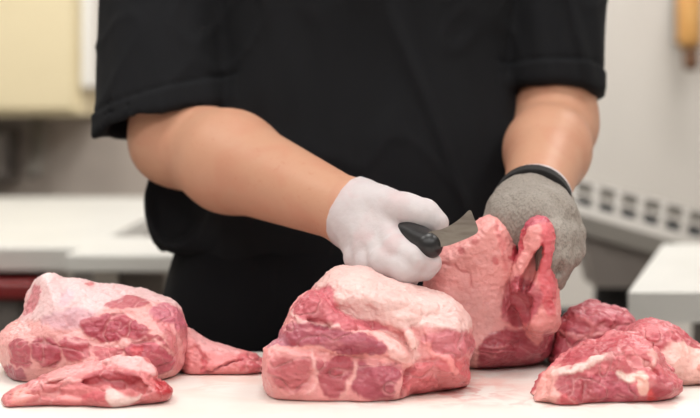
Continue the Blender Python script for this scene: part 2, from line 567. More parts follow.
        disp += fine * (0.35 + 0.65 * lean) * fbm(x_ * 120 + seed, y_ * 120, z_ * 150, 3) + 0.0006 * fbm(x_ * 330, y_ * 330, z_ * 330 + seed, 2)
        bot = sstep(TABLE_Z + 0.002, TABLE_Z + 0.008, V[:, 2]) if floor else 1
        V = V + N * (disp * bot)[:, None]
        V[:, 2] = np.maximum(V[:, 2], TABLE_Z + 0.0005) if floor else V[:, 2]
        var = 1 + 0.09 * fbm(x_ * 35 + seed, y_ * 35, z_ * 35, 3)
        col = np.clip(col * var[:, None], 0, 1)
        base_pt = np.array([V[:, 0].mean(), V[:, 1].mean(), V[:, 2].min()])
        return mesh_obj(name, V, Q, M['meat'], parent, base_pt, col)


FATW, FAT, PINK = (232, 200, 194), (234, 182, 174), (230, 150, 146)
LEAN, DARK, MEMB, RED = (190, 84, 90), (162, 58, 68), (206, 148, 158), (206, 62, 66)
# ==== MEATS ====
#MEATS

# ---- large shoulder piece at the left
m = Meat(1.53, 95, (-0.37, 1.42, 0.896), (-0.13, 1.64, 1.02))
m.body([(-6, 345), (2, 330), (24, 314), (30, 294), (39, 277), (52, 273), (64, 277), (80, 278), (96, 282), (133, 288), (161, 295),
        (178, 304), (185, 318), (188, 338), (186, 356), (178, 374), (160, 386), (120, 394), (70, 394), (30, 392), (12, 386), (6, 372), (0, 360)],
       0.0, 0.075, 38, lean=0.35, vref=345)
left = m.finish('pork_shoulder', (232, 166, 158), [
    ('p', [(150, 318), (168, 322), (187, 326), (186, 360), (172, 370), (168, 350)], (214, 118, 120), 3, .8, 0),
    ('p', [(22, 316), (40, 272), (94, 276), (160, 290), (186, 308), (160, 305), (135, 301), (115, 305), (95, 316), (62, 323), (30, 322)], (234, 196, 192), 5, 1, 0.001),
    ('p', [(24, 314), (31, 293), (40, 286), (41, 296), (37, 314)], (214, 110, 116), 2, .8, 0),
    ('p', [(44, 324), (60, 314), (80, 312), (97, 317), (88, 330), (62, 332)], (208, 160, 166), 4, .8, 0),
    ('p', [(58, 306), (66, 292), (74, 296), (66, 308)], (222, 184, 190), 3, .7, -.001),
    ('p', [(103, 308), (122, 300), (146, 302), (136, 309), (116, 311)], LEAN, 2, .9, 0.0008),
    ('p', [(80, 328), (96, 319), (116, 316), (134, 322), (147, 333), (130, 340), (110, 343), (93, 339)], (184, 80, 90), 2, 1, 0.002),
    ('p', [(148, 314), (162, 306), (180, 312), (183, 330), (168, 327)], (202, 112, 124), 3, .9, 0.001),
    ('p', [(122, 352), (136, 344), (150, 345), (165, 352), (170, 364), (158, 374), (140, 370)], (194, 92, 100), 2, 1, 0.002),
    ('p', [(120, 340), (140, 336), (156, 340), (168, 350), (150, 343), (132, 345)], LEAN, 2, .9, 0.001),
    ('p', [(10, 347), (20, 340), (30, 343), (34, 358), (27, 367), (15, 361)], (196, 96, 102), 2, 1, 0.0015),
    ('p', [(33, 342), (47, 338), (57, 342), (61, 358), (54, 368), (39, 364)], (190, 88, 96), 2, 1, 0.0018),
    ('p', [(61, 341), (78, 338), (92, 345), (90, 358), (76, 362), (64, 356)], (196, 94, 100), 2, 1, 0.0015),
    ('p', [(94, 347), (112, 346), (122, 353), (116, 361), (100, 362)], (200, 96, 100), 2, .9, 0.001),
    ('p', [(5, 368), (14, 364), (26, 372), (24, 384), (10, 382)], (176, 88, 98), 2, .9, 0.001),
    ('l', [(80, 334), (70, 340), (90, 344), (118, 346), (140, 341)], FAT, 2, .6, 0, 1.5),
    ('l', [(168, 328), (176, 342), (178, 360)], (238, 170, 165), 2, .8, 0, 3),
    ('p', [(86, 285), (92, 282), (95, 287), (89, 289)], RED, 1.5, .7, 0),
    ('p', [(128, 350), (140, 348), (139, 356), (130, 356)], (214, 60, 64), 2, .7, 0),
], rough=0.006, seed=1.3)
tag(left, 'large pork shoulder with pale fat cap, at the far left behind the folded strip', 'meat', 'raw pork pieces on the board')

m = Meat(1.54, 226, (-0.165, 1.45, 0.896), (-0.07, 1.62, 0.965))
m.body([(178, 330), (187, 325), (200, 334), (217, 343), (241, 349), (258, 356), (266, 364), (262, 374), (240, 379), (208, 379), (184, 376), (176, 350)],
       0.0, 0.035, 14, lean=0.5, vref=365)
m.finish('meat_flap', (226, 138, 134), [
    ('p', [(186, 324), (205, 336), (235, 346), (240, 352), (212, 352), (196, 346)], (238, 180, 176), 4, .8, 0),
    ('p', [(240, 352), (262, 360), (264, 372), (240, 372)], (206, 96, 100), 4, .8, 0),
    ('l', [(206, 374), (222, 366), (242, 358)], (140, 40, 48), 1.2, .8, -0.004, 1.2),
    ('l', [(196, 348), (206, 358), (204, 374)], (214, 96, 100), 2, .7, -0.003, 2),
], rough=0.006, seed=4.1, parent=left)

# ---- folded strip in front of it
m = Meat(1.385, 88, (-0.305, 1.30, 0.896), (-0.14, 1.47, 0.96))
m.body([(2, 397), (14, 388), (33, 381), (51, 371), (77, 363), (103, 361), (118, 356), (134, 358), (150, 366), (157, 368), (158, 377),
        (169, 385), (173, 394), (165, 402), (148, 406), (134, 408), (116, 413), (98, 412), (72, 411), (39, 411), (20, 413), (4, 411)],
       0.0, 0.045, 18, lean=0.9, vref=395)
m.rope([(34, 383, -.005), (60, 376, 0), (92, 368, 0), (118, 364, -.005), (140, 366, -.012), (154, 374, -.018)], [4, 6, 7, 8, 7, 4], .004)
m.rope([(8, 404, -.012), (24, 400, -.022), (48, 402, -.030), (78, 402, -.034), (104, 404, -.032)], [6, 8, 7, 7, 6], .004)
m.rope([(104, 396, -.03), (118, 404, -.03), (136, 400, -.026), (154, 394, -.018), (166, 394, -.012)], [7, 6, 6, 7, 6], .004)
m.rope([(40, 390, -.026), (64, 388, -.03), (88, 390, -.03)], [3, 4, 4], .003)
m.rope([(80, 386, -.030), (96, 383, -.034), (114, 381, -.034), (130, 384, -.034), (140, 390, -.034)], [4, 7, 9, 9, 5], .004, 'd')
m.rope([(30, 394, -.036), (56, 394, -.042), (84, 396, -.044)], [3, 4, 3], .003, 'd')
m.rope([(48, 385, -.028), (70, 382, -.030)], [3, 3], .003, 'd')
m.finish('pork_trimming', (212, 118, 114), [
    ('p', [(102, 362), (118, 355), (136, 357), (154, 368), (154, 378), (138, 374), (120, 366)], (238, 186, 180), 4, .9, 0.001),
    ('p', [(51, 373), (77, 364), (103, 362), (96, 370), (70, 378), (48, 383)], (232, 152, 146), 4, .8, 0),
    ('p', [(76, 385), (92, 374), (118, 370), (136, 378), (138, 386), (118, 386), (98, 384)], (186, 82, 86), 3, .8, 0),
    ('p', [(80, 394), (96, 390), (108, 393), (104, 402), (84, 402)], (206, 92, 94), 3, .9, .001),
    ('p', [(106, 390), (114, 388), (126, 398), (140, 394), (132, 403), (116, 409), (106, 403)], (240, 206, 196), 2.5, .9, .001),
    ('p', [(158, 378), (170, 386), (172, 396), (160, 398), (152, 388)], (196, 52, 56), 3, .9, .001),
    ('p', [(14, 392), (28, 388), (32, 400), (18, 406)], (232, 150, 136), 3, .8, 0),
    ('l', [(20, 400), (40, 396), (60, 396), (80, 400)], (236, 158, 150), 2.5, .8, .001, 2),
    ('l', [(34, 386), (56, 381), (80, 380)], (238, 170, 162), 2, .7, .001, 2),
    ('l', [(6, 409), (40, 408), (90, 409)], (206, 82, 82), 2, .7, 0, 2),
], rough=0.006, seed=7.7)
o = bpy.data.objects['pork_trimming']
tag(o, 'small folded pork strip lying in front of the leftmost shoulder', 'meat', 'raw pork pieces on the board')

# ---- centre shoulder
m = Meat(1.44, 368, (-0.085, 1.33, 0.896), (0.12, 1.57, 1.03), h=0.0014)
m.body([(264, 362), (268, 346), (280, 336), (291, 318), (295, 305), (310, 290), (317, 283), (328, 271), (341, 265), (366, 266), (387, 277), (407, 283),
        (432, 290), (456, 300), (470, 318), (474, 345), (470, 366), (471, 382), (456, 389), (440, 392), (425, 398), (400, 404), (370, 408), (335, 408), (300, 404), (276, 396), (266, 384)],
       0.012, 0.062, 30, lean=0.30, vref=345)
m.body([(262, 356), (270, 344), (284, 338), (320, 346), (350, 352), (385, 350), (410, 362), (414, 384), (404, 404), (372, 416), (330, 415), (298, 410), (274, 402), (264, 384)],
       -0.016, 0.056, 18, k=0.012)
m.body([(280, 340), (296, 306), (316, 292), (340, 310), (376, 330), (404, 345), (414, 360), (400, 368), (360, 362), (300, 356)], -0.016, 0.056, 16, k=0.010, lean=.3, vref=345)
m.rope([(420, 336, -.05), (416, 352, -.058), (409, 372, -.066), (413, 396, -.066)], [2, 4, 5, 5], .006, 'd')
m.rope([(296, 318, -.055), (318, 328, -.065), (345, 332, -.065)], [2, 2.5, 2], .004, 'd')
m.rope([(272, 350, -.070), (310, 352, -.076), (345, 358, -.076), (380, 362, -.076)], [2, 2.2, 2.2, 2], .004, 'd')
m.rope([(426, 344, -.03), (438, 350, -.035), (450, 362, -.03), (452, 380, -.028)], [5, 7, 7, 6], .005)
m.rope([(430, 370, -.038), (424, 384, -.04)], [7, 6], .005)
m.rope([(440, 340, -.028), (456, 340, -.022), (468, 352, -.01)], [5, 6, 5], .005)
m.rope([(405, 332, -.045), (410, 342, -.055), (412, 352, -.06)], [4, 5, 3], .003)
centre = m.finish('pork_shoulder', (232, 156, 150), [
    ('p', [(316, 285), (328, 268), (340, 262), (368, 262), (390, 274), (425, 283), (472, 308), (462, 334), (425, 328), (396, 330), (372, 322), (350, 318), (338, 306), (333, 290)], (236, 194, 184), 4, 1, 0.002),
    ('p', [(308, 292), (322, 289), (333, 288), (336, 304), (346, 316), (376, 324), (388, 336), (345, 331), (306, 326), (294, 318), (297, 305)], (206, 104, 108), 3, 1, 0.0005),
    ('l', [(296, 316), (308, 325), (322, 328), (338, 328)], (240, 190, 180), 2, .9, 0.001, 1.6),
    ('p', [(282, 338), (296, 326), (340, 331), (370, 338), (386, 350), (384, 357), (350, 356), (325, 350), (300, 348), (276, 349)], (180, 88, 97), 2.5, 1, 0.001),
    ('p', [(270, 346), (284, 336), (294, 345), (284, 350)], (196, 130, 140), 3, .8, 0),
    ('p', [(352, 333), (372, 333), (392, 335), (408, 347), (416, 359), (409, 369), (390, 361), (386, 350), (372, 338)], (242, 186, 176), 2, 1, 0.002),
    ('l', [(268, 350), (300, 351), (322, 350), (345, 357), (385, 360), (412, 369)], (238, 164, 154), 2, .9, 0.001, 2.2),
    ('p', [(274, 368), (286, 358), (300, 362), (313, 360), (311, 378), (300, 392), (283, 388)], (196, 98, 98), 5, .95, 0.0012),
    ('p', [(319, 360), (330, 362), (344, 357), (354, 366), (349, 380), (346, 396), (328, 394), (318, 378)], (186, 88, 92), 3, 1, 0.0012),
    ('p', [(359, 364), (374, 368), (390, 364), (402, 374), (392, 386), (388, 398), (366, 398), (354, 388)], (184, 86, 94), 3, 1, 0.0012),
    ('l', [(314, 354), (318, 372), (312, 392)], (240, 178, 170), 2, .8, 0.001, 2),
    ('l', [(356, 362), (354, 378), (346, 396)], (240, 176, 166), 2, .8, 0.001, 2),
    ('p', [(402, 376), (420, 362), (445, 356), (470, 362), (470, 386), (440, 392), (412, 402)], (212, 104, 104), 4, .9, 0),
    ('p', [(420, 340), (440, 332), (470, 336), (474, 352), (455, 358), (432, 354)], (200, 106, 110), 4, .9, 0),
    ('p', [(404, 334), (412, 332), (417, 350), (408, 352)], (244, 196, 184), 2, .9, .002),
    ('l', [(424, 346), (430, 356), (446, 360), (452, 372)], (236, 150, 142), 2.5, .8, .002, 3),
    ('l', [(408, 372), (404, 388), (398, 398)], (172, 52, 58), 3, .7, -.004, 2.5),
    ('p', [(325, 345), (335, 338), (344, 346), (336, 350)], (214, 132, 132), 4, .5, 0),
], rough=0.007, fine=0.0014, seed=2.9)
tag(centre, 'central pork shoulder with thick pale fat cap, under the white glove', 'meat', 'raw pork pieces on the board')

# ---- piece being cut, held up by the gloved hand
m = Meat(1.59, 488, (0.055, 1.47, 0.896), (0.215, 1.70, 1.07), h=0.0014)
m.body([(428, 266), (434, 256), (448, 248), (464, 236), (476, 225), (488, 219), (500, 222), (512, 232), (519, 248), (523, 270), (520, 300), (520, 340), (516, 360), (490, 370), (472, 370), (458, 356), (440, 326), (424, 290)],
       -0.03, 0.050, 22, lean=-0.15, vref=300)
m.body([(478, 320), (500, 312), (530, 310), (552, 318), (553, 345), (545, 360), (530, 366), (500, 371), (478, 370), (470, 350)], -0.01, 0.052, 18, k=0.012)
m.body([(498, 266), (512, 252), (532, 252), (548, 264), (550, 330), (530, 345), (500, 330)], -0.035, 0.030, 14, k=0.004)
m.body([(511, 275), (518, 252), (522, 237), (528, 228), (537, 224), (547, 228), (553, 244), (553, 268), (555, 294), (556, 327), (540, 337), (520, 328), (508, 304)],
       -0.085, 0.020, 10, k=0.005)
m.body([(522, 276), (530, 262), (538, 250), (541, 252), (538, 268), (530, 290), (522, 297), (517, 290)], -0.104, 0.024, 3, op='d', k=0.003)
m.body([(506, 304), (512, 296), (520, 294), (530, 302), (531, 320), (522, 332), (510, 324)], -0.090, 0.013, 12, op='d', k=0.012)
held = m.finish('pork_shoulder', (238, 158, 150), [
    ('p', [(430, 262), (450, 244), (480, 218), (500, 220), (514, 250), (514, 285), (480, 290), (440, 280)], (242, 168, 159), 8, 1, 0),
    ('p', [(436, 300), (470, 292), (500, 296), (500, 330), (476, 366), (440, 360)], (241, 180, 172), 22, 1, 0),
    ('p', [(478, 352), (494, 334), (516, 330), (540, 334), (552, 336), (548, 356), (530, 368), (500, 374), (480, 372)], (172, 66, 76), 3, .95, 0),
    ('l', [(512, 266), (520, 240), (526, 224), (538, 219)], (198, 62, 74), 2, .9, 0, 4),
    ('p', [(536, 226), (549, 222), (552, 250), (553, 300), (544, 320), (536, 300), (538, 262)], (224, 100, 104), 3, .9, 0),
    ('p', [(519, 226), (530, 217), (546, 219), (546, 230), (526, 236)], (198, 88, 104), 2, .8, 0),
    ('p', [(500, 300), (512, 284), (534, 288), (536, 314), (520, 328), (502, 322)], (190, 84, 92), 4, .9, 0),
    ('p', [(524, 330), (536, 326), (540, 342), (531, 346)], (232, 148, 140), 3, .8, .001),
    ('p', [(458, 256), (463, 253), (466, 258), (461, 261)], (214, 96, 98), 2, .6, 0),
    ('p', [(472, 246), (478, 244), (480, 250), (474, 251)], (214, 96, 98), 2, .5, 0),
    ('p', [(492, 266), (497, 264), (498, 270), (493, 271)], (210, 84, 88), 2, .6, 0),
    ('l', [(440, 268), (456, 270), (470, 280), (474, 292)], (214, 110, 108), 1.5, .6, -.002, 1),
    ('l', [(496, 232), (502, 250), (506, 275)], (222, 122, 120), 3, .6, -.001, 2),
], rough=0.005, fine=0.0008, seed=5.2, seam=.4, crease=.3)
tag(held, 'upright pork piece the butcher holds up with the grey glove', 'meat', 'raw pork pieces on the board')

# ---- dark lean piece behind the right trimming
m = Meat(1.60, 600, (0.165, 1.50, 0.896), (0.31, 1.69, 0.975))
m.body([(560, 318), (574, 306), (600, 303), (626, 308), (638, 320), (640, 345), (628, 362), (600, 366), (564, 368), (550, 366), (546, 352), (552, 334)],
       0.0, 0.05, 18, lean=0.3, vref=340)
mid = m.finish('pork_trimming', (202, 100, 106), [
    ('p', [(540, 338), (560, 326), (580, 334), (572, 352), (548, 358)], (180, 72, 82), 3, .9, 0),
    ('l', [(556, 330), (580, 338), (600, 334), (620, 340)], (236, 160, 156), 2, .7, .001, 2),
    ('l', [(578, 318), (592, 330), (584, 345)], (228, 140, 138), 2, .7, .001, 2),
], rough=0.011, seed=9.4, crease=1.5)
tag(mid, 'dark lean pork piece lying behind the front right trimming, beside the held piece', 'meat', 'raw pork pieces on the board')

# ---- mound with pale fat side at the right edge
m = Meat(1.50, 676, (0.225, 1.40, 0.896), (0.39, 1.61, 0.985))
m.body([(616, 360), (622, 338), (634, 324), (648, 318), (666, 321), (684, 331), (698, 344), (716, 350), (728, 366), (724, 386), (690, 393), (650, 394), (622, 390)],
       0.0, 0.062, 26, lean=0.25, vref=355)
back = m.finish('pork_shoulder', (206, 104, 106), [
    ('p', [(650, 360), (668, 348), (690, 340), (730, 345), (735, 400), (640, 400), (640, 372)], (242, 188, 174), 4, 1, .001),
    ('p', [(684, 334), (700, 344), (698, 352), (684, 346)], (196, 74, 82), 2, .9, 0),
    ('l', [(634, 332), (650, 330), (668, 334)], (224, 138, 138), 2.5, .7, .001, 2),
    ('l', [(640, 345), (660, 338), (676, 342)], (182, 70, 78), 2.5, .6, -.001, 2),
    ('p', [(698, 366), (702, 364), (703, 369), (699, 370)], (214, 120, 100), 1.5, .7, 0),
], rough=0.006, seed=3.3)
tag(back, 'pork piece with smooth pale fat side, behind the front right trimming at frame edge', 'meat', 'raw pork pieces on the board')

# ---- lean trimming at the front right
m = Meat(1.405, 604, (0.145, 1.31, 0.896), (0.295, 1.50, 0.965), h=0.0013)
m.body([(532, 402), (540, 388), (552, 370), (572, 350), (595, 341), (612, 336), (630, 334), (648, 340), (660, 352), (670, 372), (678, 386), (672, 398), (650, 404), (620, 406), (597, 408), (582, 413), (562, 413), (548, 409)],
       0.0, 0.05, 20, lean=0.65, vref=385)
m.rope([(556, 374, -.026), (576, 368, -.022), (596, 360, -.012), (612, 353, -.004)], [5, 7, 7, 5], .003)
m.rope([(570, 366, .0), (592, 352, .01), (616, 344, .012), (640, 346, .012)], [5, 8, 8, 6], .004)
m.rope([(540, 400, -.022), (548, 386, -.020), (558, 376, -.016)], [6, 7, 5], .004)
m.rope([(562, 406, -.03), (574, 402, -.034), (590, 402, -.034)], [6, 8, 6], .004)
m.rope([(592, 390, -.034), (606, 380, -.030), (622, 380, -.030), (632, 392, -.034), (612, 398, -.038)], [7, 9, 8, 8, 8], .004)
m.rope([(618, 374, -.024), (626, 379, -.034), (638, 378, -.036), (645, 384, -.036), (643, 391, -.036)], [3.5, 4.5, 5, 6, 5], .002)
m.rope([(628, 352, -.004), (636, 360, -.012), (640, 370, -.018)], [5, 6, 5], .003)
m.rope([(650, 352, .0), (656, 366, -.008)], [5, 6], .003)
m.rope([(650, 392, -.024), (664, 384, -.018), (672, 386, -.012)], [6, 8, 6], .004)
m.rope([(586, 384, -.048), (588, 396, -.052)], [2, 2.5], .003, 'd')
m.rope([(646, 366, -.032), (656, 376, -.036)], [3, 3], .003, 'd')
right = m.finish('pork_trimming', (212, 112, 112), [
    ('p', [(526, 406), (538, 384), (552, 366), (566, 371), (563, 390), (557, 412), (536, 412)], (238, 172, 160), 2.5, 1, 0),
    ('p', [(562, 374), (586, 374), (600, 378), (596, 402), (576, 400), (560, 390)], (184, 80, 84), 3, .9, 0),
    ('p', [(556, 406), (566, 394), (580, 402), (582, 412), (562, 414)], (216, 96, 96), 3, .9, .001),
    ('p', [(566, 358), (590, 344), (622, 336), (640, 340), (620, 350), (592, 356), (570, 366)], (198, 88, 92), 3, .9, 0),
    ('l', [(556, 374), (580, 368), (598, 360), (612, 356)], (244, 206, 194), 2, 1, .002, 3),
    ('p', [(590, 378), (608, 372), (618, 376), (632, 388), (634, 400), (604, 403)], (186, 84, 92), 3, .95, .001),
    ('l', [(618, 374), (626, 378), (638, 377), (644, 380)], (246, 216, 200), 2, 1, .002, 3.5),
    ('p', [(634, 380), (645, 378), (648, 388), (642, 394), (635, 390)], (243, 184, 166), 2, 1, .001),
    ('p', [(646, 390), (654, 388), (656, 398), (644, 400)], (222, 76, 66), 2, .8, 0),
    ('l', [(630, 350), (636, 358), (644, 364)], (238, 176, 166), 2, .8, .001, 3),
    ('l', [(650, 352), (654, 362), (650, 368)], (238, 180, 168), 2, .8, .001, 3),
    ('p', [(656, 376), (674, 382), (672, 396), (654, 398)], (176, 66, 74), 3, .8, 0),
    ('p', [(604, 358), (624, 346), (638, 352), (640, 370), (616, 372)], (208, 104, 106), 3, .7, 0),
], rough=0.010, fine=0.0013, seed=6.6, crease=.9)
tag(right, 'lean pork trimming with white fat streaks at front right of the board', 'meat', 'raw pork pieces on the board')

# ==== PERSON ====
person = thing('person', 'person in black short-sleeved shirt and two different gloves cutting pork at the white table', 'person', (0.0, 1.86, 0.0))

# joints
RS, RE, RW = np.array([-0.215, 1.87, 1.44]), P(176, 139, 1.775), P(346, 210, 1.55)
LS, LE, LW = np.array([0.238, 1.88, 1.44]), P(554, 124, 1.83), P(533, 207, 1.595)

R_PALM = [([P(356, 210, 1.545), P(390, 223, 1.51)], [.0255, .025]), ([P(354, 220, 1.545), P(380, 246, 1.50)], [.0255, .027])]
R_THUMB = ([P(372, 206, 1.52), P(404, 210, 1.485), P(426, 216, 1.475), P(438, 223, 1.47)], [.020, .0135, .0112, .009])
R_FING = [([P(386, 228, 1.50), P(397, 250, 1.462), P(415, 259, 1.450), P(430, 263, 1.454)], [.019, .0118, .0104, .0088]),
          ([P(378, 240, 1.495), P(384, 262, 1.462), P(404, 270, 1.450), P(424, 270, 1.455)], [.018, .0118, .0102, .0088]),
          ([P(368, 244, 1.505), P(370, 264, 1.478), P(388, 275, 1.466), P(408, 278, 1.470)], [.018, .0115, .010, .0085]),
          ([P(360, 240, 1.52), P(357, 258, 1.498), P(370, 270, 1.487), P(388, 276, 1.49)], [.017, .0105, .009, .0078])]
L_PALM = [([P(533, 210, 1.590), P(533, 221, 1.535)], [.029, .029]), ([P(523, 212, 1.585), P(510, 220, 1.550)], [.026, .020]),
          ([P(543, 213, 1.585), P(558, 223, 1.540)], [.026, .020])]
L_THUMB = ([P(506, 215, 1.565), P(499, 233, 1.550), P(503, 253, 1.547), P(511, 273, 1.555)], [.017, .0130, .0115, .0095])
L_FING = [([P(540, 220, 1.535), P(548, 237, 1.513), P(551, 260, 1.505), P(548, 277, 1.515)], [.016, .0118, .0104, .0090]),
          ([P(549, 220, 1.538), P(557, 237, 1.509), P(559, 261, 1.501), P(554, 278, 1.513)], [.016, .0120, .0106, .0092]),
          ([P(556, 220, 1.547), P(565, 236, 1.519), P(566, 256, 1.513), P(560, 271, 1.525)], [.015, .0114, .0100, .0086]),
          ([P(561, 220, 1.560), P(571, 233, 1.535), P(572, 248, 1.531), P(566, 261, 1.541)], [.014, .0100, .0088, .0076])]


def hand(v, palm, thumb, fing, off, kf=0.006):
    for pts, rs in palm: v.chain(pts, rs, 0.02, off)
    v.chain(*thumb, 0.008, off)
    for f in fing: v.chain(f[0], f[1], kf, off)


def arm(v, S, E, W, r=(.046, .045, .045, .050, .030)):
    v.cone(S, S + 0.55 * (E - S), r[0], r[1], 0.02)
    v.cone(S + 0.5 * (E - S), E, r[1], r[2], 0.02)
    v.cone(E, E + 0.35 * (W - E), r[2], r[3], 0.03)
    v.cone(E + 0.35 * (W - E), W, r[3], r[4], 0.02)


body = Vol((-0.40, 1.40, 0.02), (0.40, 2.02, 1.84), 0.004)
# legs
for sx in (-1, 1):
    body.chain([(sx * .095, 1.88, .92), (sx * .10, 1.87, .50), (sx * .10, 1.89, .10)], [.085, .055, .038], .03)
    body.cone((sx * .10, 1.90, .07), (sx * .115, 1.74, .05), .034, .026, .02)
body.ell((0, 1.87, 0.97), (.165, .115, .13), .05)
body.ell((0.005, 1.86, 1.12), (.155, .11, .18), .06)
body.ell((0.005, 1.87, 1.32), (.175, .11, .17), .06)
body.chain([RS + [0, 0, .0], np.array([0.01, 1.88, 1.47]), LS], [.05, .06, .05], .05)
body.chain([(0.01, 1.885, 1.45), (0.01, 1.86, 1.58)], [.062, .056], .03)
body.ell((0.01, 1.845, 1.69), (.074, .095, .115), .02)
body.ell((0.01, 1.80, 1.645), (.055, .055, .07), .03)
body.cone((0.01, 1.765, 1.70), (0.01, 1.735, 1.665), .010, .013, .012)
for sx in (-1, 1):
    body.ell((0.01 + sx * .077, 1.85, 1.685), (.010, .02, .032), .01)
    body.ell((0.01 + sx * .032, 1.752, 1.703), (.017, .012, .011), .008, op='d')
for S, E, W in ((RS, RE, RW), (LS, LE, LW)):
    arm(body, S, E, W, (.046, .045, .045, .050, .030) if S is RS else (.045, .044, .043, .043, .029))
hand(body, R_PALM, R_THUMB, R_FING, -0.0035)
hand(body, L_PALM, L_THUMB, L_FING, -0.0035)
V, Q = body.nets(); V = smooth(V, Q, 2)
mesh_obj('body', V, Q, M['skin'], person)

hair = Vol((-0.10, 1.72, 1.60), (0.12, 1.98, 1.84), 0.003)
hair.ell((0.01, 1.855, 1.705), (.081, .100, .112))
hair.cone((0.01, 1.74, 1.655), (0.01, 1.70, 1.655), .09, .09, 0.01, op='d')
V, Q = hair.nets(); mesh_obj('hair', V, Q, M['hair'], person)
for sx in (-1, 1):
    v, f = lathe([(.0005, -.011), (.006, -.0095), (.0105, -.004), (.0105, .004), (.006, .0095), (.0005, .011)], (0.01 + sx * .032, 1.764, 1.703), 16)
    mesh_obj('eye', v, f, M['eye'], person)
mo = Vol((-0.03, 1.72, 1.60), (0.05, 1.78, 1.65), 0.0015)
mo.cone((-0.012, 1.752, 1.628), (0.032, 1.752, 1.628), .004, .004)
mo.cone((0.003, 1.748, 1.630), (0.017, 1.748, 1.630), .005, .005, .004)
V, Q = mo.nets(); mesh_obj('mouth', V, Q, M['lip'], person)

# shirt
sh = Vol((-0.40, 1.62, 0.90), (0.42, 2.06, 1.56), 0.0035)
sh.ell((0.005, 1.865, 1.06), (.215, .15, .22), .05)
sh.ell((0.005, 1.87, 1.32), (.205, .135, .19), .08)
sh.chain([RS, np.array([0.01, 1.88, 1.475]), LS], [.066, .075, .066], .06)
sh.ell((-0.180, 1.85, 1.04), (.044, .10, .07), .02)
HEMS = [(RS, P(160, 119, 1.775), np.array([0.27, -0.12, -1.0]), .066, .0665), (LS, P(552, 93, 1.835), np.array([-0.02, -0.25, -1.0]), .064, .054)]
for S, hc_, n, r0, r1 in HEMS:
    s_ = Vol(sh.lo, sh.lo, sh.h); s_.n = sh.n.copy(); s_.F = np.full(s_.n, 1.0, np.float32)
    u_ = (hc_ - S) / np.linalg.norm(hc_ - S)
    tip = hc_ + 0.07 * u_
    s_.cone(S, tip, r0, r1)
    s_.plane(hc_, n)
    k = 0.012; hh = np.maximum(k - np.abs(sh.F - s_.F), 0) / k
    sh.F = np.minimum(sh.F, s_.F) - hh * hh * k * 0.25
for S, hc_, n, r0, r1 in HEMS:
    u_ = (hc_ - S) / np.linalg.norm(hc_ - S)
    sh.cone(hc_ - 0.09 * u_, hc_ + 0.09 * u_, r1 - .009, r1 - .007, 0, op='d')
# hem and collar opening
sl, X, Y, Z = sh.grid()
sh.F = np.maximum(sh.F, (0.985 - Z).astype(np.float32) + 0 * sh.F)
sh.cone((0.01, 1.86, 1.52), (0.01, 1.84, 1.62), .066, .075, .01, op='d')
sl, X, Y, Z = sh.grid()
# drape folds
fold = 0.005 * vnoise(X * 26 + Z * 5, Y * 10, Z * 3.5) + 0.002 * vnoise(X * 60 + 8 * Z, Y * 20, Z * 9 + 4)
rdg = vnoise(X * 11 + Z * 3 + 5, Y * 6, Z * 2.2 + 9)
fold = fold - 0.006 * np.exp(-(rdg / 0.10) ** 2)
rdg = vnoise(X * 17 - Z * 13, Y * 9 + 3, Z * 9 + X * 8 + 2)
fold = fold - 0.002 * np.exp(-(rdg / 0.09) ** 2)
sh.F = sh.F + fold.astype(np.float32)
V, Q = sh.nets(); V = smooth(V, Q, 3)
# hem bands and creases
N = normals(V, Q)
disp = np.zeros(len(V))
for S, hc_, n, r0, r1 in HEMS:
    lim = np.linalg.norm((V - hc_) * [1, 1, 0.3], axis=1) < r1 + 0.022
    n = n / np.linalg.norm(n)
    dist = -((V - hc_) @ n)
    disp += np.where(lim, 0.0022 * (1 - sstep(0.020, 0.0225, dist)) * sstep(-0.01, 0.002, dist), 0)
    disp -= np.where(lim, 0.0018 * np.exp(-((dist - 0.0235) / 0.002) ** 2), 0)
V = V + N * disp[:, None]
mesh_obj('shirt', V, Q, M['shirt'], person)

# trousers and shoes
tr = Vol((-0.26, 1.68, 0.03), (0.26, 2.06, 1.02), 0.006)
tr.ell((0.005, 1.865, 0.95), (.202, .148, .17), .04)
tr.cone((-.09, 1.86, 0.93), (.10, 1.86, .93), .118, .118, .03)
for sx in (-1, 1):
    tr.chain([(sx * .10, 1.88, .88), (sx * .105, 1.87, .50), (sx * .105, 1.89, .10)], [.105, .08, .068], .04)
tr.plane((0, 0, .07), (0, 0, -1)); tr.plane((0, 0, 1.0), (0, 0, 1))
sl, X, Y, Z = tr.grid()
tr.F = tr.F + (0.006 * vnoise(X * 24, Y * 18, Z * 6)).astype(np.float32)
V, Q = tr.nets(); mesh_obj('trousers', smooth(V, Q, 2), Q, M['trousers'], person)
for sx in (-1, 1):
    s = Vol((sx * .11 - .07, 1.66, -0.02), (sx * .11 + .07, 2.0, .13), .004)
    s.cone((sx * .105, 1.92, .055), (sx * .118, 1.73, .035), .05, .042, .02)
    s.plane((0, 0, 0.001), (0, 0, -1))
    V, Q = s.nets(); mesh_obj('shoe', V, Q, M['shoe'], person)

